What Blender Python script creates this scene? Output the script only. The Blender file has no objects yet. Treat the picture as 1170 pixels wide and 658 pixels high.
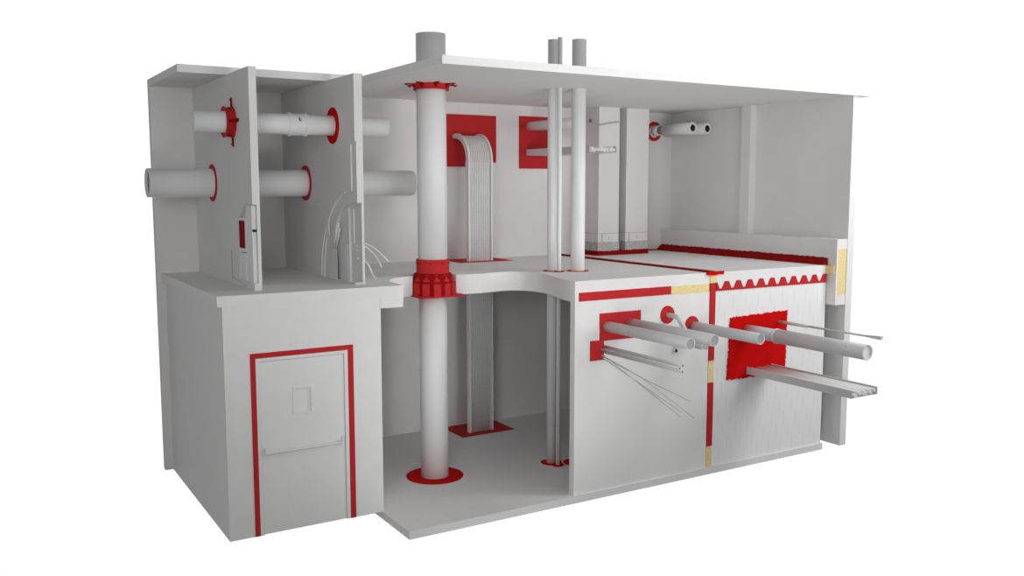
import bpy, bmesh, math, random
from mathutils import Vector, Matrix

# ------------------------------------------------------------------ camera, world, lights
scene = bpy.context.scene
C = scene.collection
cam_data = bpy.data.cameras.new('camera')
cam = bpy.data.objects.new('camera', cam_data); C.objects.link(cam)
cam.location = (-4.136, -10.0736, 4.293)
cam.rotation_euler = (math.radians(90 - 6.3995), 0, math.radians(-31.342))
cam_data.sensor_width = 36.0; cam_data.lens = 1043.41 / 1170 * 36.0
cam_data.clip_end = 200
scene.camera = cam

scene.view_settings.view_transform = 'Standard'
scene.view_settings.look = 'None'
scene.view_settings.gamma = 1.0
scene.view_settings.use_curve_mapping = False
scene.view_settings.exposure = 0.0

def build_world():
    # a white studio: bright wide backdrop beyond the model, dimmer all round
    w = bpy.data.worlds.new('studio'); scene.world = w; w.use_nodes = True
    nt = w.node_tree; nt.nodes.clear()
    N = nt.nodes.new; L = nt.links.new
    out = N('ShaderNodeOutputWorld'); bg = N('ShaderNodeBackground')
    tc = N('ShaderNodeTexCoord')
    dot = N('ShaderNodeVectorMath'); dot.operation = 'DOT_PRODUCT'
    dot.inputs[1].default_value = (0.517, 0.849, -0.112)
    L(tc.outputs['Generated'], dot.inputs[0])
    mr = N('ShaderNodeMapRange'); mr.interpolation_type = 'SMOOTHSTEP'
    mr.inputs['From Min'].default_value = 0.45; mr.inputs['From Max'].default_value = 0.72
    L(dot.outputs['Value'], mr.inputs['Value'])
    # off view the surround is dimmed; a glow from the left is added as fill
    side = N('ShaderNodeVectorMath'); side.operation = 'DOT_PRODUCT'
    side.inputs[1].default_value = (-1.0, 0.0, 0.0)
    L(tc.outputs['Generated'], side.inputs[0])
    m2 = N('ShaderNodeMapRange')
    m2.inputs['From Min'].default_value = 0; m2.inputs['From Max'].default_value = 1
    m2.inputs['To Min'].default_value = 0.01; m2.inputs['To Max'].default_value = WORLD_LEFT
    L(side.outputs['Value'], m2.inputs['Value'])
    mx = N('ShaderNodeMix'); mx.data_type = 'FLOAT'
    L(mr.outputs['Result'], mx.inputs[0]); L(m2.outputs['Result'], mx.inputs[2]); mx.inputs[3].default_value = 1.03
    L(mx.outputs[0], bg.inputs['Strength']); bg.inputs['Color'].default_value = (1, 1, 1, 1)
    L(bg.outputs[0], out.inputs[0])

WORLD_LEFT = 0.29
build_world()

def area(name, loc, target, size, power, spread=180, color=(1, 1, 1)):
    ld = bpy.data.lights.new(name, 'AREA'); ld.shape = 'DISK'; ld.size = size; ld.energy = power; ld.color = color
    ld.spread = math.radians(spread)
    o = bpy.data.objects.new(name, ld); C.objects.link(o); o.location = loc
    d = Vector(target) - Vector(loc)
    o.rotation_euler = d.to_track_quat('-Z', 'Y').to_euler()
    return o

area('softbox_right', (8.6, -10, 3.4), (4, 1, 2.8), 5, 66)  # all softboxes are unseen lamps, added and balanced to light the model
area('softbox_left', (-6, -9, 5), (0, 1, 4), 4, 305)
area('softbox_near_right', (9.5, -5, 4.6), (7, 0, 4.5), 4, 162)
area('softbox_far', (5, -16, 8), (4, 1, 4), 5, 75)
area('softbox_top_front', (5, -5, 8.2), (4, 1, 3), 3, 35)
area('softbox_top_left', (-0.5, -5.5, 7.6), (0, 1, 3), 3, 46)
area('softbox_top_right', (9.5, -4, 8.5), (6, 1, 4), 3, 195)
area('softbox_low_right', (7.5, -5, -1), (6, 2, 6), 3, 36)
area('fill_lower_room', (1.6, -7, 1.8), (1.7, 4, 1.0), 2.6, 8, 34)  # added narrow beam that brightens the lower room, no lamp there
area('fill_upper_room', (3.5, -7, 2.5), (5, 1.5, 7), 3, 22, 70)  # added unseen fill, aimed up into the upper room
area('fill_under_roof', (1, -9, 1), (2, 1.5, 7), 3, 54, 70)  # added unseen fill for the underside of the roof

# ------------------------------------------------------------------ materials
def mat(name, col, rough=0.6, metal=0.0, noise=0.0, scale=8.0, bump=0.0, spec=0.35):
    m = bpy.data.materials.new(name); m.use_nodes = True
    nt = m.node_tree; b = nt.nodes['Principled BSDF']
    b.inputs['Roughness'].default_value = rough; b.inputs['Metallic'].default_value = metal
    b.inputs['Specular IOR Level'].default_value = spec
    tc = nt.nodes.new('ShaderNodeTexCoord'); nz = nt.nodes.new('ShaderNodeTexNoise')
    nz.inputs['Scale'].default_value = scale; nz.inputs['Detail'].default_value = 5
    nt.links.new(tc.outputs['Object'], nz.inputs['Vector'])
    cr = nt.nodes.new('ShaderNodeValToRGB')
    a = [max(0, c * (1 - noise)) for c in col]; d = [min(1, c * (1 + noise)) for c in col]
    cr.color_ramp.elements[0].position = 0.3; cr.color_ramp.elements[1].position = 0.7
    cr.color_ramp.elements[0].color = (*a, 1); cr.color_ramp.elements[1].color = (*d, 1)
    nt.links.new(nz.outputs['Fac'], cr.inputs['Fac']); nt.links.new(cr.outputs['Color'], b.inputs['Base Color'])
    if bump:
        bp = nt.nodes.new('ShaderNodeBump'); bp.inputs['Strength'].default_value = bump
        bp.inputs['Distance'].default_value = 0.01
        nt.links.new(nz.outputs['Fac'], bp.inputs['Height']); nt.links.new(bp.outputs['Normal'], b.inputs['Normal'])
    return m

M = {}
M['plaster'] = mat('matt_plaster', (0.80, 0.795, 0.79), 0.75, noise=0.012, scale=3)
M['concrete'] = mat('smooth_concrete', (0.80, 0.795, 0.79), 0.7, noise=0.015, scale=5)
M['warm'] = mat('warm_plaster', (0.80, 0.785, 0.775), 0.8, noise=0.012, scale=3)
M['board'] = mat('gypsum_board', (0.74, 0.735, 0.73), 0.8, noise=0.012, scale=4)
M['pipe'] = mat('pipe_enamel', (0.78, 0.785, 0.785), 0.45, noise=0.008, scale=3)
M['steel'] = mat('galvanised_steel', (0.62, 0.62, 0.622), 0.5, metal=0.15, noise=0.02, scale=6)
M['conduit'] = mat('conduit_steel', (0.48, 0.48, 0.485), 0.5, metal=0.1, noise=0.02, scale=6)
M['duct'] = mat('duct_sheet', (0.78, 0.765, 0.76), 0.55, noise=0.01, scale=3)
M['white'] = mat('white_enamel', (0.8, 0.8, 0.8), 0.5, noise=0.01)
M['cap'] = mat('cap_grey', (0.33, 0.33, 0.33), 0.7, noise=0.03)
M['dark'] = mat('bore_shade_black', (0.015, 0.015, 0.015), 0.9)  # near-black that stands in for the shade inside open pipe ends
M['grey'] = mat('grey_flex', (0.24, 0.24, 0.24), 0.7, noise=0.1, scale=30)
M['red'] = mat('red_sealant', (0.53, 0.022, 0.026), 0.75, noise=0.03, scale=12, spec=0.2)
M['bright_red'] = mat('bright_red_sealant', (0.60, 0.002, 0.002), 0.85, noise=0.05, scale=20, bump=0.3, spec=0.12)
M['deep_red'] = mat('deep_red_sealant', (0.28, 0.003, 0.004), 0.85, noise=0.06, scale=20, spec=0.12)
M['wool'] = mat('yellow_mineral_wool', (0.83, 0.68, 0.33), 0.95, noise=0.14, scale=45, bump=0.4)
M['grey_wool'] = mat('grey_mineral_wool', (0.50, 0.49, 0.475), 0.95, noise=0.30, scale=28, bump=0.6)
M['lime'] = mat('lime_filler', (0.50, 0.52, 0.02), 0.7, noise=0.05)

def block_material():
    # dry-jointed blocks: only short staggered upright joints show
    m = mat('painted_blockwork', (0.85, 0.85, 0.85), 0.7, noise=0.01, scale=4)
    nt = m.node_tree; b = nt.nodes['Principled BSDF']; N = nt.nodes.new; L = nt.links.new
    tc = N('ShaderNodeTexCoord'); sep = N('ShaderNodeSeparateXYZ'); L(tc.outputs['Object'], sep.inputs[0])
    def mth(op, a, b_=None):
        n = N('ShaderNodeMath'); n.operation = op
        for i, v in enumerate((a, b_)):
            if v is None: continue
            if isinstance(v, (int, float)): n.inputs[i].default_value = v
            else: L(v, n.inputs[i])
        return n.outputs[0]
    row = mth('FLOOR', mth('DIVIDE', sep.outputs['Z'], 0.22))
    shift = mth('FRACT', mth('MULTIPLY', row, 0.382))
    fx = mth('FRACT', mth('ADD', mth('DIVIDE', sep.outputs['X'], 0.27), shift))
    line = mth('LESS_THAN', fx, 0.022)
    mixc = N('ShaderNodeMix'); mixc.data_type = 'RGBA'; L(line, mixc.inputs[0])
    old = b.inputs['Base Color'].links[0].from_socket
    L(old, mixc.inputs[6]); mixc.inputs[7].default_value = (0.66, 0.66, 0.66, 1)
    L(mixc.outputs[2], b.inputs['Base Color'])
    return m
M['block'] = block_material()

# ------------------------------------------------------------------ mesh helper
class MB:
    def __init__(self): self.v = []; self.f = []; self.s = []
    def add(self, vs, fs, smooth=False):
        o = len(self.v); self.v += [tuple(p) for p in vs]
        for f in fs: self.f.append([i + o for i in f]); self.s.append(smooth)
        return self
    def box(self, x0, x1, y0, y1, z0, z1):
        vs = [(x, y, z) for z in (z0, z1) for y in (y0, y1) for x in (x0, x1)]
        return self.add(vs, [(0, 2, 3, 1), (4, 5, 7, 6), (0, 1, 5, 4), (2, 6, 7, 3), (0, 4, 6, 2), (1, 3, 7, 5)])
    def prism(self, poly, axis, a, b):
        n = len(poly)
        def P(p, t):
            return {'x': (t, p[0], p[1]), 'y': (p[0], t, p[1]), 'z': (p[0], p[1], t)}[axis]
        vs = [P(p, a) for p in poly] + [P(p, b) for p in poly]
        fs = [tuple(range(n))[::-1], tuple(range(n, 2 * n))]
        fs += [(i, (i + 1) % n, (i + 1) % n + n, i + n) for i in range(n)]
        return self.add(vs, fs)
    def tube(self, path, r, n=32, cap=True, closed=False):
        pts = [Vector(p) for p in path]; m = len(pts)
        rr = r if isinstance(r, (list, tuple)) else [r] * m
        tans = []
        for i in range(m):
            if closed: t = pts[(i + 1) % m] - pts[i - 1]
            else: t = pts[min(i + 1, m - 1)] - pts[max(i - 1, 0)]
            tans.append(t.normalized())
        up = Vector((0, 0, 1)) if abs(tans[0].z) < 0.9 else Vector((1, 0, 0))
        nrm = (up - tans[0] * up.dot(tans[0])).normalized()
        vs = []
        for i in range(m):
            nrm = (nrm - tans[i] * nrm.dot(tans[i])).normalized(); bn = tans[i].cross(nrm)
            for k in range(n):
                a = 2 * math.pi * k / n
                vs.append(pts[i] + (nrm * math.cos(a) + bn * math.sin(a)) * rr[i])
        fs = []
        for i in range(m if closed else m - 1):
            j = (i + 1) % m
            for k in range(n):
                fs.append((i * n + k, i * n + (k + 1) % n, j * n + (k + 1) % n, j * n + k))
        self.add(vs, fs, True)
        if cap and not closed:
            o = len(self.v) - len(vs)
            self.f.append([o + k for k in range(n)][::-1]); self.s.append(False)
            self.f.append([o + (m - 1) * n + k for k in range(n)]); self.s.append(False)
        return self
    def shell(self, p0, p1, ro, ri, n=48):
        """hollow tube with wall thickness"""
        p0 = Vector(p0); p1 = Vector(p1); t = (p1 - p0).normalized()
        up = Vector((0, 0, 1)) if abs(t.z) < 0.9 else Vector((1, 0, 0))
        u = (up - t * up.dot(t)).normalized(); w = t.cross(u)
        vs = []
        for p, r in ((p0, ro), (p1, ro), (p1, ri), (p0, ri)):
            for k in range(n):
                a = 2 * math.pi * k / n; vs.append(p + (u * math.cos(a) + w * math.sin(a)) * r)
        o = len(self.v); self.v += [tuple(v) for v in vs]
        for i in range(4):
            j = (i + 1) % 4
            for k in range(n):
                self.f.append([o + i * n + k, o + i * n + (k + 1) % n, o + j * n + (k + 1) % n, o + j * n + k])
                self.s.append(i in (0, 2))
        return self
    def lathe(self, prof, base, axis=(0, 0, 1), n=48, closed=False):
        b = Vector(base); t = Vector(axis).normalized()
        up = Vector((0, 0, 1)) if abs(t.z) < 0.9 else Vector((1, 0, 0))
        u = (up - t * up.dot(t)).normalized(); w = t.cross(u)
        vs = []
        for r, h in prof:
            for k in range(n):
                a = 2 * math.pi * k / n; vs.append(b + t * h + (u * math.cos(a) + w * math.sin(a)) * r)
        fs = []; m = len(prof)
        for i in range(m if closed else m - 1):
            j = (i + 1) % m
            for k in range(n): fs.append((i * n + k, i * n + (k + 1) % n, j * n + (k + 1) % n, j * n + k))
        return self.add(vs, fs)
    def build(self, name, material, parent=None, bevel=0.0, origin=None):
        me = bpy.data.meshes.new(name)
        vs = [Vector(v) for v in self.v]
        if origin is None:
            if parent is not None: origin = Vector((0, 0, 0))
            else:
                xs = [v.x for v in vs]; ys = [v.y for v in vs]; zs = [v.z for v in vs]
                origin = Vector(((min(xs) + max(xs)) / 2, (min(ys) + max(ys)) / 2, min(zs)))
        off = Vector(origin)
        if parent is not None: off = world_of(parent)
        me.from_pydata([v - off for v in vs], [], self.f)
        for p, s in zip(me.polygons, self.s): p.use_smooth = s
        bm = bmesh.new(); bm.from_mesh(me); bmesh.ops.recalc_face_normals(bm, faces=bm.faces)
        bm.to_mesh(me); bm.free()
        me.materials.append(M[material] if isinstance(material, str) else material)
        o = bpy.data.objects.new(name, me); C.objects.link(o)
        if parent is not None: o.parent = parent
        else: o.location = off
        if bevel:
            bv = o.modifiers.new('bevel', 'BEVEL'); bv.width = bevel; bv.segments = 2; bv.limit_method = 'ANGLE'
        return o

def world_of(o):
    v = Vector((0, 0, 0))
    while o is not None: v = v + o.location; o = o.parent
    return v
def struct(o): o['kind'] = 'structure'; return o
def tag(o, label, cat, group=None):
    o['label'] = label; o['category'] = cat
    if group: o['group'] = group
    return o
def thing(name, loc, label, cat, group=None):
    o = bpy.data.objects.new(name, None); C.objects.link(o); o.location = loc
    o.empty_display_size = 0.1
    return tag(o, label, cat, group)

# ------------------------------------------------------------------ the shell of the building
YB, YB2 = 4.161, 4.295                      # back wall
ZC, ZR = 5.725, 5.825                       # roof slab
Z1, ZT, Z1B = 3.0, 2.871, 2.714             # upper floor
XL, XB0, XB1, XR, XR2 = -1.62, -1.509, 0.5, 8.301, 8.446

struct(MB().box(0.485, 8.081, -0.025, YB, -0.106, 0.0).build('floor', 'concrete'))
struct(MB().box(XL, XR2, YB, YB2, 0.0, ZC).build('wall_back', 'warm'))
struct(MB().prism([(0.881, -0.256), (8.659, -0.256), (8.659, YB2), (XL, YB2), (XL, 2.207), (0.881, 2.207)], 'z', ZC, ZR)
       .build('ceiling', 'concrete'))
struct(MB().box(XR, XR2, -0.197, YB, -0.035, ZC).build('wall_right', 'plaster'))
struct(MB().box(8.155, XR, 1.88, 2.10, 3.426, ZC).build('trim_1', 'plaster'))

# upper floor with the wavy cut edge around the riser pipes
def smooth_curve(pts, sub=6):
    out = []
    n = len(pts)
    for i in range(n - 1):
        p0 = pts[max(i - 1, 0)]; p1 = pts[i]; p2 = pts[i + 1]; p3 = pts[min(i + 2, n - 1)]
        for k in range(sub):
            t = k / sub
            out.append(tuple(0.5 * ((2 * p1[a]) + (-p0[a] + p2[a]) * t + (2 * p0[a] - 5 * p1[a] + 4 * p2[a] - p3[a]) * t * t
                                    + (-p0[a] + 3 * p1[a] - 3 * p2[a] + p3[a]) * t ** 3) for a in range(len(p1))))
    out.append(pts[-1]); return out
edge = [(0.818, 0.791), (0.83, 1.0), (0.86, 1.33), (1.02, 1.62), (1.22, 1.76), (1.44, 1.83)]
arc = [(1.755 - 0.315 * math.cos(a), 1.81 + 0.315 * math.sin(a)) for a in [math.radians(d) for d in range(8, 173, 12)]]
edge2 = [(2.08, 1.70), (2.25, 1.62), (2.5, 1.62), (2.75, 1.68), (2.98, 1.67), (3.16, 1.52), (3.24, 1.22), (3.17, 0.82), (3.06, 0.45), (3.0, 0.15), (3.0, 0.0)]
outline = smooth_curve(edge) + arc + smooth_curve(edge2)
fl = MB()
fl.prism([(XB0 - 0.059, 0.791), (0.5, 0.791), (0.5, YB), (XB0 - 0.059, YB)], 'z', ZT, Z1)
fl.prism([(0.5, 0.791)] + outline + [(5.46, 0.0), (5.46, YB), (0.5, YB)], 'z', Z1B, Z1)
struct(fl.build('floor', 'concrete'))

# composite slab on trapezoidal steel deck to the right of the joint
X0D, X1D, PITCH, NT = 5.60, 8.035, 0.2435, 10
prof = [(X0D, Z1), (X0D, 2.856)]
for i in range(NT):
    x = X0D + i * PITCH
    prof += [(x + 0.008, 2.856), (x + 0.066, 2.748), (x + 0.112, 2.748), (x + 0.170, 2.856)]
prof += [(X1D, 2.856), (X1D, Z1)]
struct(MB().prism(prof, 'y', 0.0, YB).build('floor', 'white'))

# ground floor: left concrete room
DX0, DX1, DZ = -1.14, 0.038, 2.218
bw = MB()
bw.prism([(XB0, 0), (DX0, 0), (DX0, DZ), (DX1, DZ), (DX1, 0), (XB1, 0), (XB1, ZT), (XB0, ZT)], 'y', 0.805, 0.98)
struct(bw.build('wall_front', 'concrete'))
struct(MB().box(XB0, XB0 + 0.15, 0.98, YB, 0, ZT).build('wall_left', 'concrete'))
struct(MB().box(XB1 - 0.12, XB1, 0.98, YB, 0, Z1B).build('wall_inner', 'concrete'))
# ground floor: right front walls
struct(MB().box(3.003, 5.468, 0.0, 0.11, 0.0, Z1B).build('wall_front', 'plaster'))
struct(MB().box(5.585, 8.05, 0.0, 0.18, 0.0, 2.7125).build('wall_front', 'block'))

# upper partitions, cut open in layers
def partition(x0, layers):
    for (a, b, poly, m) in layers: struct(MB().prism(poly, 'x', x0 + a, x0 + b).build('wall_partition', m))
YP, ZP = 1.147, 5.722
struct(MB().prism([(YB, Z1), (YB, ZP), (YP, ZP), (YP, 4.06), (1.47, 4.06), (1.82, 3.87), (1.82, 3.09), (YP, 3.09), (YP, Z1)], 'x', -1.02, -0.965)
       .build('wall_partition', 'board'))
struct(MB().prism([(YB, Z1), (YB, ZP), (YP, ZP), (YP, Z1)], 'x', -0.965, -0.927).build('wall_partition', 'board'))
o_cut = [(YB, Z1), (YB, ZP), (YP, ZP), (YP, 4.86), (1.30, 4.82), (1.30, 4.22)] + \
    smooth_curve([(1.55, 4.20), (1.80, 4.08), (2.05, 3.92), (2.22, 3.70), (2.34, 3.42), (2.42, 3.0)], 5)
struct(MB().prism(o_cut, 'x', 0.323, 0.342).build('wall_partition', 'board'))
i_cut = [(YB, Z1), (YB, ZP), (YP, ZP), (YP, 4.07)] + \
    smooth_curve([(1.34, 4.07), (1.60, 4.02), (1.85, 3.88), (2.02, 3.62), (2.12, 3.3), (2.16, 3.0)], 5)
struct(MB().prism(i_cut, 'x', 0.342, 0.402).build('wall_partition', 'board'))
struct(MB().prism([(YB, Z1), (YB, ZP), (YP, ZP), (YP, Z1)], 'x', 0.402, 0.434).build('wall_partition', 'board'))
struct(MB().box(0.30, 0.402, YP, 1.2, Z1, 3.03).build('trim_2', 'board'))
tag(MB().box(0.4345, 0.462, 1.19, 1.30, 5.59, 5.722).build('joint_filler', 'lime'),
    'small lime yellow filler strip at the top of the right partition beside the main roof', 'filler')

# facade spandrel upstand against the right wall
sp = thing('spandrel_panel', (8.18, -0.18, 2.348), 'grey spandrel panel along the right wall, its cut front end showing yellow insulation', 'panel')
spm = MB()
spm.box(8.063, XR, -0.150, YB, 2.348, 3.426)
spm.box(8.063, XR, -0.184, -0.150, 3.265, 3.426); spm.box(8.063, XR, -0.184, -0.150, 2.348, 2.52)
spm.box(8.063, 8.100, -0.184, -0.150, 2.52, 3.265)
spm.build('casing', 'warm', sp)
MB().box(8.100, 8.300, -0.180, -0.151, 2.52, 3.265).build('insulation', 'wool', sp)
tag(MB().box(8.0355, 8.0625, -0.15, 0.5, 2.855, 2.995).build('mineral_wool_strip', 'wool'),
    'short yellow mineral wool plug between the slab edge and the spandrel panel', 'insulation')

# ------------------------------------------------------------------ door
DG = thing('door_1', ((DX0 + DX1) / 2, 0.86, 0.0), 'grey fire door with small window and push bar in the left concrete room', 'door')
del DG['label']; del DG['category']; DG['kind'] = 'structure'
MB().prism([(DX0 + .002, 0.0), (DX0 + .002, DZ - .002), (DX1 - .002, DZ - .002), (DX1 - .002, 0), (DX1 - 0.05, 0), (DX1 - 0.05, DZ - 0.045), (DX0 + 0.05, DZ - 0.045), (DX0 + 0.05, 0)], 'y', 0.796, 0.90).build('door_frame', 'concrete', DG, bevel=0.004)
leaf = MB()
lx0, lx1, lz = DX0 + 0.055, DX1 - 0.055, DZ - 0.05
wx0, wx1, wz0, wz1 = -0.665, -0.445, 1.485, 1.80
leaf.prism([(lx0, 0.005), (lx1, 0.005), (lx1, wz0), (lx0, wz0)], 'y', 0.812, 0.85)
leaf.prism([(lx0, wz1), (lx1, wz1), (lx1, lz), (lx0, lz)], 'y', 0.812, 0.85)
leaf.prism([(lx0, wz0), (wx0, wz0), (wx0, wz1), (lx0, wz1)], 'y', 0.812, 0.85)
leaf.prism([(wx1, wz0), (lx1, wz0), (lx1, wz1), (wx1, wz1)], 'y', 0.812, 0.85)
lo = leaf.build('door_leaf', 'concrete', DG)
MB().box(wx0, wx1, 0.822, 0.84, wz0, wz1).build('window_pane', 'plaster', lo)
wf = MB(); t = 0.022
wf.box(wx0 - t, wx0 + .012, 0.800, 0.812, wz0 - t, wz1 + t); wf.box(wx1 - .012, wx1 + t, 0.800, 0.812, wz0 - t, wz1 + t)
wf.box(wx0 + .012, wx1 - .012, 0.800, 0.812, wz0 - t, wz0 + .012); wf.box(wx0 + .012, wx1 - .012, 0.800, 0.812, wz1 - .012, wz1 + t)
wf.build('window_frame', 'concrete', lo, bevel=0.003)
pb = MB()
pb.tube([(lx0 + 0.045, 0.758, 1.035), (lx1 - 0.045, 0.758, 1.035)], 0.011, 16)
for x in (lx0 + 0.04, lx1 - 0.04): pb.box(x - 0.016, x + 0.016, 0.755, 0.812, 1.01, 1.10)
pb.build('push_bar', 'pipe', lo, bevel=0.003)
tag(MB().prism([(DX0 - 0.062, 0), (DX0, 0), (DX0, DZ), (DX1, DZ), (DX1, 0), (DX1 + 0.073, 0), (DX1 + 0.073, DZ + 0.062), (DX0 - 0.062, DZ + 0.062)], 'y', 0.796, 0.804)
    .build('firestop_seal', 'red'), 'red sealant border around the frame of the grey fire door', 'seal')

# ------------------------------------------------------------------ red and yellow joints on the right front
def slabtag(mb, name, m, label, cat, group=None, **k): return tag(mb.build(name, m, **k), label, cat, group)
slabtag(MB().box(3.065, 4.705, -0.008, 0.0, 2.72, 2.84), 'joint_seal', 'red', 'long horizontal red joint seal along the top of the smooth front wall', 'seal')
slabtag(MB().box(4.712, 5.452, -0.007, 0.0, 2.715, 2.835), 'mineral_wool_strip', 'wool', 'horizontal yellow mineral wool strip exposed at the top of the smooth front wall', 'insulation')
slabtag(MB().box(5.465, 5.595, -0.012, 0.2, 2.84, 2.985), 'mineral_wool_strip', 'wool', 'small square yellow mineral wool block in the slab joint just under the red cap', 'insulation')
def vjoint(z0, z1, name, m, label):
    slabtag(MB().box(5.472, 5.582, -0.006 if m == 'wool' else -0.012, 0.1, z0, z1), name, m, label, 'seal' if m == 'red' else 'insulation')
vjoint(1.660, 2.838, 'joint_seal', 'red', 'upper vertical red joint seal between the smooth wall and block wall')
vjoint(1.320, 1.658, 'mineral_wool_strip', 'wool', 'short yellow mineral wool strip halfway down the vertical wall joint')
vjoint(0.330, 1.318, 'joint_seal', 'red', 'lower vertical red joint seal between the smooth wall and block wall')
vjoint(0.003, 0.328, 'mineral_wool_strip', 'wool', 'yellow mineral wool strip at the foot of the vertical wall joint')
# toothed seal under the deck
tp = [(X0D, 2.714), (X1D, 2.714)]
tp += [(X1D, 2.855)]
for i in reversed(range(NT)):
    x = X0D + i * PITCH
    tp += [(x + 0.172, 2.855), (x + 0.114, 2.747), (x + 0.064, 2.747), (x + 0.006, 2.855)]
tp += [(X0D, 2.855)]
slabtag(MB().prism(tp, 'y', -0.012, -0.001), 'deck_seal', 'red', 'red toothed seal filling the flutes of the steel deck above the block wall', 'seal')
# seals lying on the upper slab
rnd = random.Random(4)
def ragged_strip(x0, x1, y0, y1, z0, z1, along='y', step=0.06, amp=0.012):
    """low ridge of sealant; its outer edge and top wander"""
    mb = MB(); n = max(3, int(abs((y1 - y0) if along == 'y' else (x1 - x0)) / step)); rows = []
    for i in range(n + 1):
        t = i / n; j = rnd.uniform(-amp, amp); k = rnd.uniform(-amp, amp)
        if along == 'y':
            y = y0 + (y1 - y0) * t; rows.append([(x0 + j, y, z0), (x0 + j + 0.01, y, z0 + 0.02), (x1, y, z1 + k), (x1, y, z0)])
        else:
            x = x0 + (x1 - x0) * t; rows.append([(x, y0 + j, z0), (x, y0 + j + 0.01, z0 + 0.02), (x, y1, z1 + k), (x, y1, z0)])
    vs = [p for r in rows for p in r]; fs = []
    for i in range(n):
        for a in range(4): b = (a + 1) % 4; fs.append((i * 4 + a, i * 4 + b, (i + 1) * 4 + b, (i + 1) * 4 + a))
    fs += [(0, 1, 2, 3), (n * 4, n * 4 + 3, n * 4 + 2, n * 4 + 1)]
    return mb.add(vs, fs)
slabtag(MB().box(5.43, 5.56, 0.0, 4.15, Z1, 3.022), 'joint_seal', 'deep_red', 'long dark red seal line crossing the top of the upper slab from back to front', 'seal')
slabtag(MB().prism([(5.38, 2.972), (5.42, 2.962), (5.50, 2.955), (5.58, 2.962), (5.635, 2.968), (5.72, 2.962), (5.735, 3.016), (5.40, 3.016)], 'y', -0.03, -0.002),
        'joint_seal', 'bright_red', 'red sealant cap at the front end of the slab joint above the yellow block', 'seal')
slabtag(ragged_strip(7.93, 8.062, -0.01, 4.14, Z1, 3.12, amp=0.007, step=0.04), 'perimeter_seal', 'deep_red', 'thick dark red sealant bead along the foot of the spandrel panel', 'seal')
slabtag(MB().box(7.30, 7.92, 4.09, YB - .002, Z1, 3.02), 'perimeter_seal', 'deep_red', 'thin dark red seal on the slab at the back wall between duct and spandrel', 'seal')

# ------------------------------------------------------------------ vertical pipes
CX, CY = 1.755, 1.81
col = thing('riser_pipe', (CX, CY, 0), 'thick white riser pipe passing through both floors and the roof', 'pipe')
MB().tube([(CX, CY, 0.0), (CX, CY, 2.74)], 0.203, 64).build('pipe_section', 'pipe', col)
MB().tube([(CX, CY, 2.741), (CX, CY, 6.417)], 0.212, 64).build('pipe_section', 'pipe', col)
def ring_disc(name, m, center, ro, ri, axis, th, label, n=56, noisy=0.0, group=None):
    mb = MB(); c = Vector(center); t = Vector(axis)
    mb.shell(c, c + t * th, ro, ri, n)
    return slabtag(mb, name, m, label, 'seal', group)
ring_disc('floor_seal', 'bright_red', (CX, CY, 0.0), 0.425, 0.207, (0, 0, 1), 0.008, 'wide red seal ring on the ground floor around the thick riser pipe')

PA = (3.60, 1.45); PS = (3.60, 1.27); PBc = (3.93, 1.25)
slabtag(MB().tube([(*PA, 0), (*PA, 6.44)], 0.079, 40), 'riser_pipe', 'pipe', 'medium vertical riser pipe touching a thin conduit, left of the right-hand riser', 'pipe')
slabtag(MB().tube([(*PS, 0), (*PS, 6.45)], 0.034, 24), 'conduit_riser', 'pipe', 'thin vertical conduit in front of the medium riser pipe', 'pipe')
slabtag(MB().tube([(*PBc, 0), (*PBc, 6.44)], 0.107, 48), 'riser_pipe', 'pipe', 'vertical riser pipe on the right, its lower half hidden by the smooth front wall', 'pipe')
for z, w in ((0.0, 'on the ground floor'), (Z1, 'on the upper slab')):
    k = 1.0 if z == 0 else 0.85
    ring_disc('floor_seal', 'bright_red', (*PA, z), 0.165 * k, 0.081, (0, 0, 1), 0.007, 'red seal ring %s around the medium riser pipe' % w)
    ring_disc('floor_seal', 'bright_red', (*PS, z + 0.0075), 0.098 * k, 0.036, (0, 0, 1), 0.006, 'small red seal ring %s around the thin conduit' % w)
    ring_disc('floor_seal', 'bright_red', (*PBc, z), 0.20 * k, 0.109, (0, 0, 1), 0.007, 'red seal ring %s around the right-hand riser pipe' % w)

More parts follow.
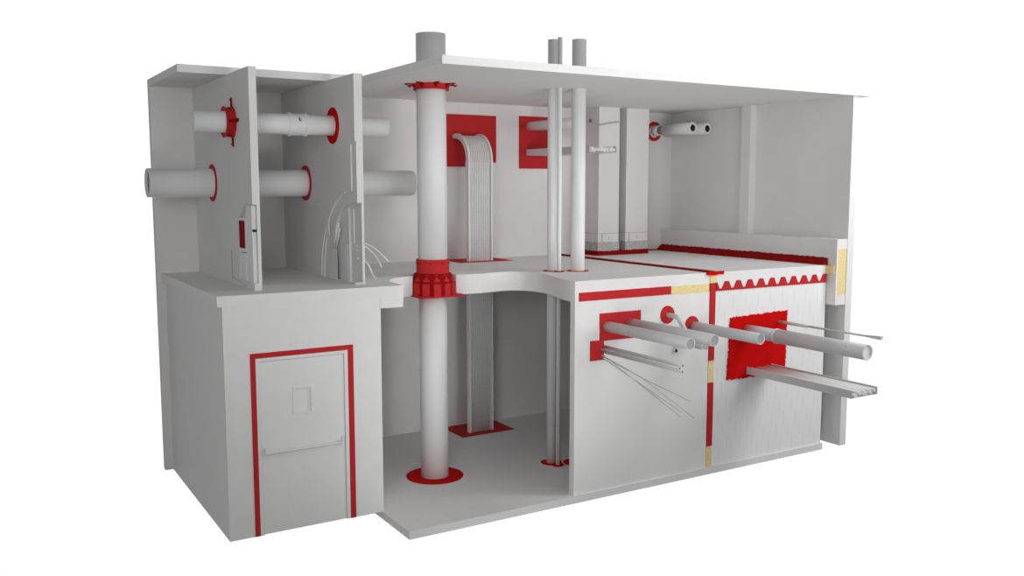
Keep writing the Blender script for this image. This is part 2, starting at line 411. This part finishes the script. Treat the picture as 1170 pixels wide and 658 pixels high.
# cast-in firestop device in the cut edge of the slab
dv = thing('firestop_device', (CX, CY, 2.70), 'red cast-in firestop device with square base plate around the thick riser at mid height', 'collar')
q = 0.33
bp = MB()
bp.prism([(CX - q, CY - q * .95), (CX + q * 1.15, CY - q * .95), (CX + q * 1.15, CY + q), (CX - q, CY + q)], 'z', 2.700, 2.722)
bp.build('base_plate', 'red', dv, bevel=0.003)
lower = MB().lathe([(0.216, 2.722), (0.300, 2.722), (0.300, 2.90), (0.285, 3.0), (0.262, 3.035), (0.216, 3.035)], (CX, CY, 0), n=64, closed=True)
lower.build('housing', 'deep_red', dv)
up = MB().lathe([(0.2135, 3.035), (0.238, 3.035), (0.238, 3.205), (0.246, 3.21), (0.246, 3.225), (0.238, 3.235), (0.2135, 3.235)], (CX, CY, 0), n=64, closed=True)
up.build('sleeve', 'red', dv)
for k in range(12):
    a = 2 * math.pi * (k + 0.5) / 12
    u = Vector((math.cos(a), math.sin(a), 0)); w = Vector((-u.y, u.x, 0)); ctr = Vector((CX, CY, 0))
    mb = MB()
    def wedge(r0, r1a, r1b, z0, z1, hw):
        vs = [ctr + u * r + w * s + Vector((0, 0, z)) for (r, z) in ((r0, z0), (r1a, z0), (r1b, z1), (r0, z1)) for s in (-hw, hw)]
        mb.add(vs, [(0, 1, 3, 2), (2, 3, 5, 4), (4, 5, 7, 6), (6, 7, 1, 0), (0, 2, 4, 6), (1, 7, 5, 3)])
    wedge(0.285, 0.322, 0.322, 2.722, 2.90, 0.052)
    wedge(0.25, 0.318, 0.268, 2.925, 3.03, 0.018)
    wedge(0.25, 0.312, 0.30, 2.925, 2.96, 0.045)
    mb.build('lug', 'red', dv, bevel=0.004)
for k in range(8):
    a = 2 * math.pi * (k + 0.25) / 8; u = Vector((math.cos(a), math.sin(a), 0))
    MB().tube([Vector((CX, CY, 3.18)) + u * 0.236, Vector((CX, CY, 3.18)) + u * 0.25], 0.01, 12).build('rivet', 'deep_red', dv)

# ceiling collar of the thick riser
def star_collar(name, center, axis, r, h, lip, nlug, reach, label, pipe_r, rot0=0.0, flare=False):
    t = Vector(axis); c = Vector(center)
    e = thing(name, center, label, 'collar')
    mb = MB().lathe([(pipe_r + .002, 0.0), (r, 0.0), (r, h * 0.72), (r + lip, h * 0.85), (r + lip, h), (r - 0.01, h), (pipe_r + .002, h * 0.8)] if not flare else [(pipe_r + .002, 0.0), (r + lip, 0.0), (r + lip * .8, h * .12), (r, h * .3), (r, h * 0.7), (r + lip * .8, h * 0.88), (r + lip, h), (r - 0.01, h), (pipe_r + .002, h * 0.8)], center, axis, 56, closed=True)
    mb.build('band', 'red', e)
    upv = Vector((0, 0, 1)) if abs(t.z) < 0.9 else Vector((1, 0, 0))
    u0 = (upv - t * upv.dot(t)).normalized(); w0 = t.cross(u0)
    for k in range(nlug):
        a = 2 * math.pi * k / nlug + rot0
        u = u0 * math.cos(a) + w0 * math.sin(a); w = t.cross(u)
        tb = MB()
        hw = 0.03
        vs = [c + u * rr + w * s + t * hh for hh in (0.0, 0.014) for (rr, s) in ((r - .01, -hw), (reach, -hw * .6), (reach, hw * .6), (r - .01, hw))]
        tb.add(vs, [(0, 1, 2, 3), (4, 7, 6, 5), (0, 4, 5, 1), (1, 5, 6, 2), (2, 6, 7, 3), (3, 7, 4, 0)])
        vs = [c + u * rr + w * s + t * hh for (rr, hh) in ((r - .005, 0.0), (r + .022, 0.0), (r + .012, h * .7), (r - .005, h * .7)) for s in (-hw * .6, hw * .6)]
        tb.add(vs, [(0, 1, 3, 2), (2, 3, 5, 4), (4, 5, 7, 6), (6, 7, 1, 0), (0, 2, 4, 6), (1, 7, 5, 3)])
        tb.tube([c + u * (reach - .03) + t * 0.014, c + u * (reach - .03) + t * 0.028], 0.012, 10)
        tb.build('mounting_tab', 'deep_red', e)
    return e
star_collar('pipe_collar', (CX, CY, ZC - 0.001), (0, 0, -1), 0.245, 0.085, 0.012, 8, 0.385,
            'red firestop collar with mounting tabs under the roof around the thick riser pipe', 0.212, 0.2)

# ------------------------------------------------------------------ horizontal pipes through the left partitions
YU, ZU, RU = 1.93, 5.10, 0.135
pu = thing('horizontal_pipe', (-0.2, YU, ZU), 'upper horizontal white pipe with a coupling, crossing both left partitions', 'pipe')
MB().shell((-1.517, YU, ZU), (1.105, YU, ZU), RU, RU - 0.012).build('pipe_section', 'pipe', pu)
MB().lathe([(RU + .001, -0.31), (RU + .02, -0.31), (RU + .02, -0.265), (RU + .009, -0.262), (RU + .009, -0.10), (RU + .02, -0.097), (RU + .02, -0.05), (RU + .001, -0.05)], (0, YU, ZU), (1, 0, 0), 56, True).build('coupling', 'pipe', pu)
MB().tube([(-0.18, YU - RU * .8, ZU + .08), (-0.18, YU - RU - .035, ZU + .04)], 0.012, 12).build('bolt', 'grey', pu)
YQ, ZQ, RQ = 3.10, 4.33, 0.196
pq = thing('horizontal_pipe', (0.0, YQ, ZQ), 'lower thicker horizontal pipe crossing both left partitions with an open left end', 'pipe')
MB().shell((-1.887, YQ, ZQ), (2.033, YQ, ZQ), RQ, RQ - 0.012).build('pipe_section', 'pipe', pq)
MB().tube([(-1.85, YQ, ZQ), (-1.84, YQ, ZQ)], RQ - .013, 48).build('end_plug', 'grey', pq)
star_collar('pipe_collar', (-1.021, YU, ZU), (-1, 0, 0), 0.170, 0.115, 0.03, 4, 0.31,
            'red firestop collar with mounting tabs on the left partition around the upper horizontal pipe', RU, 0.05, True)
ring_disc('wall_seal', 'bright_red', (0.322, YU, ZU), 0.245, RU + .001, (-1, 0, 0), 0.008, 'broad red seal ring around the upper horizontal pipe on the right partition')
ring_disc('wall_seal', 'red', (-1.021, YQ, ZQ), 0.258, RQ + .001, (-1, 0, 0), 0.012, 'narrow red seal ring around the lower thicker pipe on the left partition')
ring_disc('wall_seal', 'red', (0.322, YQ, ZQ), 0.258, RQ + .001, (-1, 0, 0), 0.012, 'narrow red seal ring around the lower thicker pipe on the right partition')

# things inside the opened partitions
eb = thing('electrical_box', (-1.0, 1.66, 3.47), 'electrical box wrapped in red putty in the opened left partition', 'electrical box')
MB().box(-1.01, -0.967, 1.52, 1.79, 3.45, 3.89).build('box_body', 'pipe', eb, bevel=0.006)
MB().box(-1.028, -1.011, 1.56, 1.77, 3.50, 3.85).build('putty_pad', 'deep_red', eb, bevel=0.01)
tag(MB().box(-1.012, -0.967, 1.56, 1.78, 3.09, 3.44).build('wall_stud', 'pipe', bevel=0.004), 'pale stud panel below the red electrical box in the left partition', 'stud')
cs = MB(); cs.box(-1.016, -0.967, 1.20, 1.225, 3.09, 4.05); cs.box(-1.016, -1.008, 1.225, 1.44, 3.09, 4.05); cs.box(-1.016, -0.967, 1.44, 1.455, 3.09, 4.05)
tag(cs.build('wall_stud', 'pipe'), 'tall vertical metal stud at the cut front edge of the left partition', 'stud')
tag(MB().tube([(-1.0, 1.19, 3.74), (-1.0, 1.199, 3.74)], 0.016, 16).tube([(-0.983, 1.16, 3.74), (-0.983, 1.198, 3.74)], 0.014, 16).build('screw_head', 'dark'), 'small dark screw head on the stud of the left partition', 'screw')
dg = MB(); dg.tube([(-1.024, 1.50, 3.03), (-1.024, 2.18, 3.09), (-1.024, 2.19, 3.45)], 0.006, 8)
tag(dg.build('surface_wire', 'conduit'), 'thin bent wire running up the left partition from the slab', 'wire')

tag(MB().box(0.372, 0.401, 1.53, 1.555, 3.0, 4.0).box(0.372, 0.401, 1.60, 1.72, 3.0, 3.5).box(0.385, 0.401, 1.40, 1.425, 3.52, 3.98).build('wall_stud', 'pipe'), 'tall metal stud standing in the opening of the right partition', 'stud')
tag(MB().box(0.336, 0.341, 1.91, 2.10, 3.0, 3.40).build('switch_panel', 'pipe'), 'short pale panel at the left of the opening in the right partition', 'panel')
tag(MB().tube([(0.335, 1.95, 3.43), (0.335, 1.76, 3.72)], 0.012, 12).tube([(0.33, 2.02, 3.43), (0.33, 1.80, 3.78)], 0.02, 12).build('conduit_stub', 'pipe'), 'slanting conduit stub above the pale panel in the right partition', 'conduit')
gp = 'data cables bursting out of the right partition'
c1 = smooth_curve([(0.39, 1.3, 3.50), (0.50, 1.38, 3.53), (0.70, 1.55, 3.47), (0.95, 1.78, 3.33), (1.101, 1.9, 3.216)])
c2 = smooth_curve([(0.39, 1.3, 3.44), (0.54, 1.40, 3.48), (0.75, 1.6, 3.36), (0.90, 1.8, 3.25), (0.992, 1.9, 3.14)])
c3 = smooth_curve([(0.39, 1.28, 3.34), (0.50, 1.36, 3.31), (0.59, 1.40, 3.226), (0.67, 1.46, 3.10), (0.741, 1.5, 3.012)])
for cc, l in ((c1, 'uppermost thin white cable curving out right of the right partition'), (c2, 'middle thin white cable curving out right of the right partition'), (c3, 'lowest thin white cable dropping to the slab right of the right partition')):
    tag(MB().tube(cc, 0.010, 10).build('data_cable', 'white'), l, 'cable', gp)
c4 = smooth_curve([(0.316, 1.50, 4.20), (0.312, 1.85, 4.06), (0.312, 2.12, 3.82), (0.312, 2.10, 3.60)])
c5 = smooth_curve([(0.316, 2.15, 3.80), (0.312, 2.30, 3.62), (0.312, 2.42, 3.35), (0.312, 2.47, 3.01)])
tag(MB().tube(c4, 0.010, 10).build('data_cable', 'white'), 'thin pale cable along the upper cut edge on the left face of the right partition', 'cable', 'data cables on the face of the right partition')
tag(MB().tube(c5, 0.010, 10).build('data_cable', 'white'), 'thin pale cable curving down to the slab on the left face of the right partition', 'cable', 'data cables on the face of the right partition')

# ------------------------------------------------------------------ cable ladder at the back
rp = MB(); rp.box(2.72, 4.186, 4.135, YB, 4.70, 5.52)
for i in range(9):
    z = 4.76 + i * 0.085; rp.box(2.72, 4.186, 4.131, 4.135, z, z + 0.072)
slabtag(rp, 'firestop_board', 'red', 'large ribbed red firestop board on the back wall behind the curved cable ladder', 'seal')
slabtag(MB().box(2.72, 3.55, 4.115, 4.13, 4.62, 4.70), 'firestop_board', 'red', 'narrow red strip under the large ribbed firestop board', 'seal')
slabtag(MB().box(3.08, 4.10, 3.42, 4.15, Z1, 3.008), 'floor_seal', 'red', 'rectangular red seal on the upper slab around the cable ladder', 'seal')
slabtag(MB().box(3.08, 4.12, 3.40, 4.155, 0, 0.008), 'floor_seal', 'red', 'rectangular red seal on the ground floor around the foot of the cable ladder', 'seal')
LX0, LX1, LY = 3.32, 3.765, 3.66
def ladder_path(off):
    # from the wall, bending down through 90 degrees; off moves towards the room
    pts = [(4.13, 5.14 + off * 0.6)]
    R = 0.42 + off
    cy, cz = LY + 0.36, 4.72
    for k in range(0, 13):
        a = math.radians(90 + k * 7.5)
        pts.append((cy + R * math.cos(a), cz + R * math.sin(a)))
    pts.append((cy - R, 3.02)); pts.append((cy - R, 0.01))
    return pts
cl = thing('cable_ladder', ((LX0 + LX1) / 2, LY, 0), 'tall curved cable ladder bending out of the back wall down to the ground floor', 'cable ladder')
outer = ladder_path(0.045); inner = ladder_path(-0.045)
for x in (LX0, LX1):
    poly = outer + inner[::-1]
    # a side rail as ribbon of quads with thickness
    mb = MB(); n = len(outer); vs = []
    for i in range(n):
        for xx in (x - 0.016, x + 0.016):
            vs.append((xx, outer[i][0], outer[i][1])); vs.append((xx, inner[i][0], inner[i][1]))
    fs = []
    for i in range(n - 1):
        a = i * 4; b = a + 4
        fs += [(a, a + 1, b + 1, b), (a + 2, b + 2, b + 3, a + 3), (a, b, b + 2, a + 2), (a + 1, a + 3, b + 3, b + 1)]
    fs += [(0, 2, 3, 1), ((n - 1) * 4, (n - 1) * 4 + 1, (n - 1) * 4 + 3, (n - 1) * 4 + 2)]
    mb.add(vs, fs); mb.build('side_rail', 'pipe', cl)
mid = ladder_path(-0.045)
def rung(y, z):
    MB().box(LX0 + .016, LX1 - .016, y - .008, y + .008, z - .015, z + .015).build('rung', 'steel', cl)
for i in range(19): rung(mid[-1][0], 0.25 + i * 0.24)
gpl = 'cables packed side by side on the curved cable ladder'
NC = 12
ORD = ['first', 'second', 'third', 'fourth', 'fifth', 'sixth', 'seventh', 'eighth', 'ninth', 'tenth', 'eleventh', 'twelfth']
cp = ladder_path(0.0)
for i in range(NC):
    x = LX0 + 0.036 + (LX1 - LX0 - 0.072) * i / (NC - 1)
    tag(MB().tube([(x, p[0], p[1]) for p in smooth_curve(cp[:-2], 2) + cp[-2:]], 0.0135, 10).build('ladder_cable', 'pipe'),
        '%s pale cable from the left rail on the curved cable ladder' % ORD[i], 'cable', gpl)

# ------------------------------------------------------------------ second red board with tray and conduit
slabtag(MB().box(4.68, 5.42, 4.14, YB, 4.60, 5.542), 'firestop_board', 'red', 'smaller red firestop board on the back wall left of the ducts, with tray and conduit', 'seal')
def cable_tray(name, x0, x1, z0, z1, y_end, y_start, label, n_c, seed, gl, r=(0.012, 0.02), gname=''):
    e = thing(name, ((x0 + x1) / 2, (y_end + y_start) / 2, z0), label, 'cable tray')
    for x, s in ((x0, 1), (x1, -1)):
        prof = [(x, z0), (x + s * .006, z0), (x + s * .006, z1 - .006), (x + s * .022, z1 - .006), (x + s * .022, z1), (x, z1)]
        MB().prism(prof, 'y', y_end, y_start).build('side_rail', 'steel', e)
    MB().box(x0 + .006, x1 - .006, y_end + .01, y_start, z0, z0 + 0.006).build('tray_bottom', 'steel', e)
    rr = random.Random(seed); placed = []
    for t in range(4000):
        if len(placed) >= n_c: break
        r_ = rr.uniform(*r); x = rr.uniform(x0 + .03 + r_, x1 - .03 - r_); z = rr.uniform(z0 + .007 + r_, z1 - .012 - r_)
        if all((x - a) ** 2 + (z - b) ** 2 > (r_ + c + .001) ** 2 for a, b, c in placed): placed.append((x, z, r_))
    for (x, z, r_) in placed:
        yo = rr.uniform(-0.02, 0.03)
        tag(MB().shell((x, y_end + yo, z), (x, y_start, z), r_, r_ * 0.55, 14).build('tray_cable', 'white'), gl, 'cable', gname)
cable_tray('cable_tray', 4.825, 5.385, 4.835, 4.945, 2.20, 4.14, 'cable tray from the smaller red board, its cut end in front of the ducts', 16, 3,
           'white cable in the tray ending in front of the ducts', (0.014, 0.026), 'cables in the upper room tray')
ct = MB()
y0, y1 = 2.78, 4.14
ct.tube([(4.90, y1, 5.36), (4.90, 2.60, 5.36)], 0.082, 24)
slabtag(ct, 'horizontal_pipe', 'warm', 'short pale pipe coming out of the upper half of the smaller red board', 'pipe')
slabtag(MB().tube([(5.05, 4.14, 5.30), (5.05, 2.75, 5.30)], 0.022, 16), 'conduit', 'warm', 'thin pale conduit beside the short pipe from the smaller red board', 'conduit')

# ------------------------------------------------------------------ ducts
for (x0, x1, w) in ((6.02, 6.495, 'left'), (6.66, 7.19, 'right')):
    e = thing('air_duct', ((x0 + x1) / 2, 3.8, Z1), '%s rectangular sheet metal duct standing between the upper slab and the roof' % w, 'duct')
    MB().box(x0, x1, 3.54, 4.10, Z1, ZC - .001).build('duct_body', 'duct', e)
    hb = MB(); hb.box(x0 - .005, x1 + .005, 3.535, 4.105, 3.405, 3.415); hb.box(x0 + .075, x0 + .085, 3.534, 3.54, 3.25, 3.405)
    hb.build('flange', 'conduit', e)
    MB().box(x0 + .10, x1 - .04, 3.530, 3.54, 3.25, 3.39).build('access_panel', 'duct', e, bevel=.002)
    MB().box((x0 + x1) / 2 - .006, (x0 + x1) / 2 + .006, 3.522, 3.530, 3.29, 3.345).build('handle', 'conduit', e)
def ragged_wrap(x0, x1, y0, y1, z0, z1, m, name, label, cat, seed, amp=0.012, grow=0.012, amp_out=0.006):
    rr = random.Random(seed)
    loop = []
    def seg(a, b):
        n = max(2, int((Vector(b) - Vector(a)).length / 0.035))
        return [tuple(Vector(a).lerp(Vector(b), i / n)) for i in range(n)]
    g = grow
    pts = seg((x0 - g, y0 - g), (x1 + g, y0 - g)) + seg((x1 + g, y0 - g), (x1 + g, y1)) + seg((x1 + g, y1), (x0 - g, y1)) + seg((x0 - g, y1), (x0 - g, y0 - g))
    cx, cy = (x0 + x1) / 2, (y0 + y1) / 2
    vs = []; n = len(pts)
    for (x, y) in pts:
        j = rr.uniform(-amp_out, amp_out)
        d = Vector((x - cx, y - cy)).normalized()
        vs.append((x + d.x * j, y + d.y * j, z0)); vs.append((x + d.x * j, y + d.y * j, z1 + rr.uniform(-amp, amp)))
    fs = [(2 * i, 2 * ((i + 1) % n), 2 * ((i + 1) % n) + 1, 2 * i + 1) for i in range(n)]
    fs.append([2 * i + 1 for i in range(n)]); fs.append([2 * i for i in range(n)][::-1])
    return slabtag(MB().add(vs, fs), name, m, label, cat)
for i, (x0, x1, w) in enumerate(((6.02, 6.495, 'left'), (6.66, 7.19, 'right'))):
    ragged_wrap(x0, x1, 3.54, 4.10, 3.07, 3.245, 'grey_wool', 'mineral_wool_wrap', 'rough grey mineral wool wrap around the foot of the %s duct' % w, 'insulation', 11 + i, 0.008)
    ragged_wrap(x0, x1 + (0.13 if i == 0 else 0), 3.54, 4.10, Z1, 3.085, 'deep_red', 'duct_seal', 'dark red ragged seal bead on the slab around the foot of the %s duct' % w, 'seal', 21 + i, 0.010, 0.02)

tag(MB().tube([(5.955, 3.50, 5.385), (6.44, 3.50, 5.462)], 0.010, 10).build('hanger_rod', 'conduit'), 'thin slanting rod in front of the upper part of the left duct', 'rod')
tag(MB().tube([(6.019, 3.80, 5.484), (5.995, 3.80, 5.484)], 0.03, 16).build('bolt_head', 'grey'), 'small dark bolt head on the left side of the left duct', 'bolt')

# pipes from the back wall right of the ducts
ring_disc('wall_seal', 'red', (7.835, YB, 5.36), 0.19, 0.12, (0, -1, 0), 0.015, 'red seal ring on the back wall right of the ducts around the insulated pipe')
def ended_pipe(x, z, ye, ys, label):
    e = thing('insulated_pipe', (x, ys, z), label, 'pipe')
    MB().shell((x, ye, z), (x, ys, z), 0.105, 0.068, 40).build('insulation', 'pipe', e)
    MB().tube([(x, ye + .02, z), (x, ye + .03, z)], 0.067, 32).build('bore_shade', 'dark', e)  # dark disc paints the shade of the hollow end
    return e
e = ended_pipe(7.854, 5.374, 3.05, 3.86, 'insulated white pipe with a dark open end, nearest the ducts, from the back wall')
MB().tube([(7.854, 3.86, 5.374), (7.854, 4.0, 5.374)], [0.08, 0.08], 32).build('flexible_sleeve', 'grey', e)
MB().tube([(7.854, 4.0, 5.374), (7.854, YB, 5.374)], 0.10, 32).build('pipe_section', 'pipe', e)
ended_pipe(8.15, 5.365, 2.97, 4.15, 'insulated white pipe with a dark open end, nearest the right wall')

# ------------------------------------------------------------------ services out of the smooth front wall
slabtag(MB().box(3.42, 4.146, -0.012, 0, 2.142, 2.53), 'firestop_board', 'red', 'larger red rectangular seal on the smooth front wall around two pipes', 'seal')
slabtag(MB().box(3.26, 3.49, -0.016, 0, 1.878, 2.155), 'firestop_board', 'red', 'small red square seal on the smooth front wall around conduits and wires', 'seal')
def front_pipe(x, z, ye, r, label, name='front_pipe', m='steel', cap=True, ys=-0.005):
    e = thing(name, (x, ys, z), label, 'pipe')
    MB().shell((x, ye, z), (x, ys, z), r, r * .90).build('pipe_section', m, e)
    if cap: MB().tube([(x, ye + .012, z), (x, ye + .03, z)], r * .89, 40).build('end_cap', 'cap', e)
    return e
front_pipe(3.545, 2.345, -1.709, 0.074, 'left of the two pipes out of the larger red seal on the smooth wall')
e = front_pipe(3.96, 2.351, -1.699, 0.074, 'right of the two pipes out of the larger red seal on the smooth wall')
MB().shell((3.96, -1.66, 2.351), (3.96, -0.24, 2.351), 0.079, 0.0745).build('sleeve', 'steel', e)
for (x, z, ye, l) in ((3.505, 2.062, -1.62, 'uppermost of the three thin conduits out of the small red square seal'),
                      (3.445, 2.035, -1.63, 'left one of the three thin conduits out of the small red square seal'),
                      (3.475, 1.995, -1.65, 'lowest of the three thin conduits out of the small red square seal')):
    e = thing('conduit', (x, 0, z), l, 'conduit', 'thin conduits out of the small red seal')
    MB().shell((x, ye, z), (x, -.016, z), 0.021, 0.013, 20).build('conduit_tube', 'steel', e)
    MB().tube([(x, ye + .006, z), (x, ye + .012, z)], 0.0125, 16).build('bore_shade', 'dark', e)  # shade inside the conduit, painted as a dark disc
wp0 = Vector((3.44, -0.01, 1.955))
ws = [((4.133, -1.1, 1.421), 'topmost'), ((4.198, -1.1, 1.188), 'longest'), ((3.968, -1.1, 1.299), 'middle'), ((3.959, -1.1, 1.234), 'lowest')]
for i, (end, w) in enumerate(ws):
    a = wp0 + Vector((0.008 * i, 0, -0.02 * (i % 3)))
    m_ = Vector((3.70, -0.62, 1.70)) + Vector((0.0 if i < 2 else -0.05, 0, -0.008 * i))
    if i >= 2: m_ = a.lerp(Vector(end), 0.55) + Vector((0, 0, 0.0))
    tag(MB().tube(smooth_curve([tuple(a), tuple(a.lerp(m_, .5)), tuple(m_), tuple(m_.lerp(Vector(end), .5)), end], 4), 0.0055, 8).build('loose_wire', 'conduit'),
        '%s of the four loose wires drooping from the small red square seal' % w, 'wire', 'loose wires on the smooth front wall')
ring_disc('wall_seal', 'red', (4.645, -0.001, 2.425), 0.132, 0.032, (0, -1, 0), 0.01, 'round red seal on the smooth front wall around the bent conduit')
bc = smooth_curve([(4.655, 0, 2.42), (4.655, -0.10, 2.42), (4.655, -0.18, 2.42), (4.672, -0.215, 2.395), (4.73, -0.23, 2.30), (4.84, -0.26, 2.12)], 5)
tag(MB().tube(bc, 0.035, 20).build('bent_conduit', 'steel'), 'bent conduit coming out of the round red seal and turning down behind the pipes', 'conduit')
for (x, z, w) in ((4.868, 2.000, 'left'), (4.94, 1.995, 'right')):
    tag(MB().shell((x, -0.52, z), (x, -.002, z), 0.036, 0.020, 20).build('conduit_stub', 'steel'), '%s one of two small conduit stubs seen between the pipe ends on the smooth wall' % w, 'conduit')
e = thing('conduit_stub', (4.79, 0, 1.885), 'small lone conduit stub with dark opening below the left pipe end', 'conduit')
MB().shell((4.80, -.04, 1.882), (4.80, -.001, 1.882), 0.040, 0.027, 24).build('conduit_tube', 'pipe', e)
MB().tube([(4.80, -.034, 1.882), (4.80, -.03, 1.882)], 0.0265, 20).build('bore_shade', 'dark', e)  # dark disc in place of the shaded stub opening
ring_disc('wall_seal', 'red', (5.125, -0.001, 2.235), 0.135, 0.045, (0, -1, 0), 0.01, 'round red seal near the vertical joint around the long front pipe')
front_pipe(5.15, 2.215, -1.344, 0.076, 'long front pipe passing across the vertical red joint from its round red seal')

# ------------------------------------------------------------------ services out of the block wall
rr = random.Random(9)
rag = []
def rag_edge(a, b, n, amp, nx, nz):
    for i in range(n):
        t = i / n; j = rr.uniform(-amp, amp)
        rag.append((a[0] + (b[0] - a[0]) * t + nx * j, a[1] + (b[1] - a[1]) * t + nz * j))
rag_edge((5.90, 2.285), (7.13, 2.315), 55, 0.013, 0, 1)
rag_edge((7.13, 2.315), (7.12, 1.33), 42, 0.012, 1, 0)
rag_edge((7.12, 1.33), (5.86, 1.32), 50, 0.016, 0, 1)
rag_edge((5.86, 1.32), (5.90, 2.285), 42, 0.014, 1, 0)
slabtag(MB().prism(rag, 'y', -0.03, -0.001), 'mortar_seal', 'bright_red', 'large ragged bright red seal on the block wall around pipe, tray and thin tube', 'seal')
e = thing('front_pipe', (6.25, -0.03, 2.06), 'thickest front pipe, with a lit-edge ring, from the ragged red seal to its open end', 'pipe')
MB().shell((6.25, -0.62, 2.06), (6.25, -0.031, 2.06), 0.096, 0.088).build('pipe_section', 'steel', e)
MB().shell((6.25, -2.216, 2.06), (6.25, -0.62, 2.06), 0.107, 0.094).build('pipe_section', 'steel', e)
MB().lathe([(0.0, -0.0), (0.093, 0.0)], (6.25, -2.19, 2.06), (0, 1, 0), 40).build('end_cap', 'pipe', e)
def side_outlet(y, r):
    n = Vector((-0.9, 0, 0.25)).normalized()
    c = Vector((6.25, y, 2.06)) + n * 0.10
    MB().shell(c, c + n * 0.014, r, r * 0.72, 28).build('outlet', 'white', e)
side_outlet(-1.95, 0.034)
MB().shell((6.25, -0.645, 2.06), (6.25, -0.615, 2.06), 0.113, 0.097).build('lit_edge_ring', 'white', e)  # white ring paints the lit edge where the wider sleeve starts
# thin tube
e = thing('thin_tube', (6.94, -0.03, 2.149), 'thin tube with flattened end above the thickest pipe, from the ragged red seal', 'tube')
MB().tube([(6.94, -0.03, 2.149), (6.94, -0.58, 2.149)], 0.026, 20).build('sleeve', 'steel', e)
MB().tube([(6.94, -0.58, 2.149), (6.94, -1.60, 2.149)], 0.017, 16).build('tube_section', 'steel', e)
MB().lathe([(.017, -.57), (.031, -.575), (.031, -.60), (.017, -.605)], (6.94, 0, 2.149), (0, 1, 0), 20).build('coupling', 'white', e)
fe = MB(); fe.add([(6.925, -1.55, 2.155), (6.955, -1.55, 2.155), (6.955, -1.55, 2.14), (6.925, -1.55, 2.14),
                   (6.91, -1.92, 2.178), (6.965, -1.92, 2.178), (6.965, -1.92, 2.128), (6.91, -1.92, 2.128)],
                  [(0, 1, 2, 3), (4, 7, 6, 5), (0, 4, 5, 1), (1, 5, 6, 2), (2, 6, 7, 3), (3, 7, 4, 0)])
fe.build('flat_end', 'steel', e)
# tray
cable_tray('cable_tray', 6.253, 6.80, 1.378, 1.488, -1.99, -0.031, 'long cable tray sticking out of the lower part of the ragged red seal', 15, 5,
           'white cable in the long tray from the ragged red seal', (0.017, 0.030), 'cables in the long front tray')
